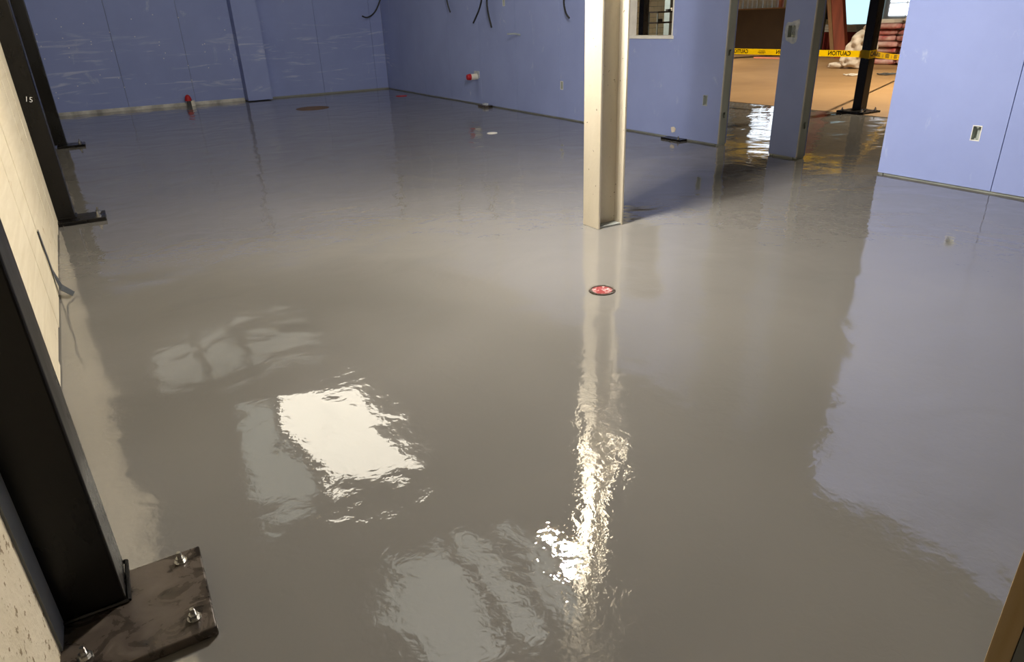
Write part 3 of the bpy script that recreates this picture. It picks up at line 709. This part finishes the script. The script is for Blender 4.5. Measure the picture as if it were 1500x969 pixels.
# red sacks
p = fl(1300, 96); z = .004
for k in range(7):
    h_ = .135; jx, jy = random.uniform(-.06, .06), random.uniform(-.08, .08)
    for c in (0, 1):
        o = pillow('cement_sack', M['redsack'], (p.x + .35 + jx, p.y - .45 + jy + c * .82, z), .3, .39, h_ / 2 - .002, random.uniform(-.05, .05), 20 + k * 2 + c, .05, None, .45)
        tag(o, 'red printed sack, %s layer from the floor, %s row of the stack' % (['bottom', 'second', 'third', 'fourth', 'fifth', 'sixth', 'top'][k], ['leaning-stick', 'hall-post'][c]), 'sack', 'red sacks stacked in the hall')
    z += h_
tag(pillow('white_bundle', M['sack'], (p.x + .3, p.y - .35, z + .002), .2, .22, .12, 0, 41, .2), 'white cloth bundle lying on top of the red sack stack', 'bundle')
tag(MB().box(p.x + .1, p.x + .5, p.y + .1, p.y + .75, z + .002, z + .09).build('white_carton', M['pvc'], bevel=.01), 'flat white carton on top of the red sack stack', 'carton')
tag(MB().tube([(p.x - .22, p.y - .5, .005), (p.x - .16, p.y - .44, .5), (p.x - .1, p.y - .38, .95)], .018).build('leaning_stick', M['wood']), 'pale wooden stick leaning on the red sack stack', 'stick')
# scraps on the hall floor
for k, (px, py, lab) in enumerate(((1312, 111, 'grey curl of wire on the tan hall floor'), (1262, 112, 'pale loose wire loop beside the black hall post'))):
    p = fl(px, py); pts = [(p.x + .16 * math.cos(a * 1.3) * (1 - .02 * a), p.y + .2 * math.sin(a) + .02 * a, .02 + .02 * math.sin(2.3 * a) ** 2) for a in [i * .35 for i in range(30)]]
    tag(MB().tube(pts, .012, 6).build('wire_scrap', M['strap'] if k == 0 else M['tube']), lab, 'wire')
p = fl(1130, 86)
tag(MB().box(p.x - .1, p.x + .1, p.y - .6, p.y + .6, .005, .04).build('red_plank', M['orange'], bevel=.004), 'salmon plank lying flat on the hall floor', 'plank')
# things seen through the unglazed opening
q0, q1 = ony(955, 17, 16.0), ony(990, 17, 16.0)
t = thing('steel_shelf', 'dark steel shelf unit behind the unglazed wall opening', 'shelf', ((q0.x + q1.x) / 2 + .1, 16.0, 0))
wS = .5; z1, z2, z3 = q0.z - .02, ony(970, 33, 16).z, ony(970, 48, 16).z
for z in (z1, z2, .25): MB().box(-wS, wS, -.2, .2, z - .02, z + .02).build('shelf_board', M['cable'], t)
for sx in (-wS + .02, wS - .02):
    for sy in (-.18, .18): MB().box(sx - .015, sx + .015, sy - .015, sy + .015, .005, z1 + .02).build('upright', M['slate'], t)
lx = t.location.x
tag(MB().box(lx - .28, lx - .18, 15.95, 16.05, z2 + .022, z2 + .1).build('black_carton', M['cable'], bevel=.004), 'small black carton on the lower shelf behind the opening', 'carton')
tag(MB().box(lx - .0, lx + .12, 15.95, 16.05, z1 + .022, z1 + .07).build('black_tool_case', M['cable'], bevel=.004), 'small black case on the top shelf behind the opening', 'case')
tag(MB().cyl((lx + .2, 16.0), .04, z1 + .022, z1 + .1).build('white_tin', M['pvc']), 'small white tin on the top shelf behind the opening', 'tin')
q2 = ony(978, 0, 17.0)
t = thing('slate_column', 'blue-grey painted steel column behind the shelf unit', 'column', (q2.x + .2, 17.0, 0))
MB().box(-.2, .2, -.12, .12, .02, ZC - .06).build('shaft', M['slate'], t, bevel=.01); MB().box(-.26, .26, -.2, .2, .005, .02).build('base_plate', M['slate'], t)
q3 = ony(965, 50, 15.0)
for k in range(4):
    tag(MB().box(q3.x - .9 + .1 * k, q3.x + .9 - .07 * k, 14.6, 15.2, .005 + k * .2, .2 + k * .2).build('brown_carton', M['cardboard'], bevel=.01), '%s flat brown carton of the pile behind the unglazed opening' % ['bottom', 'second', 'third', 'topmost'][k], 'carton', 'brown cartons behind the opening')
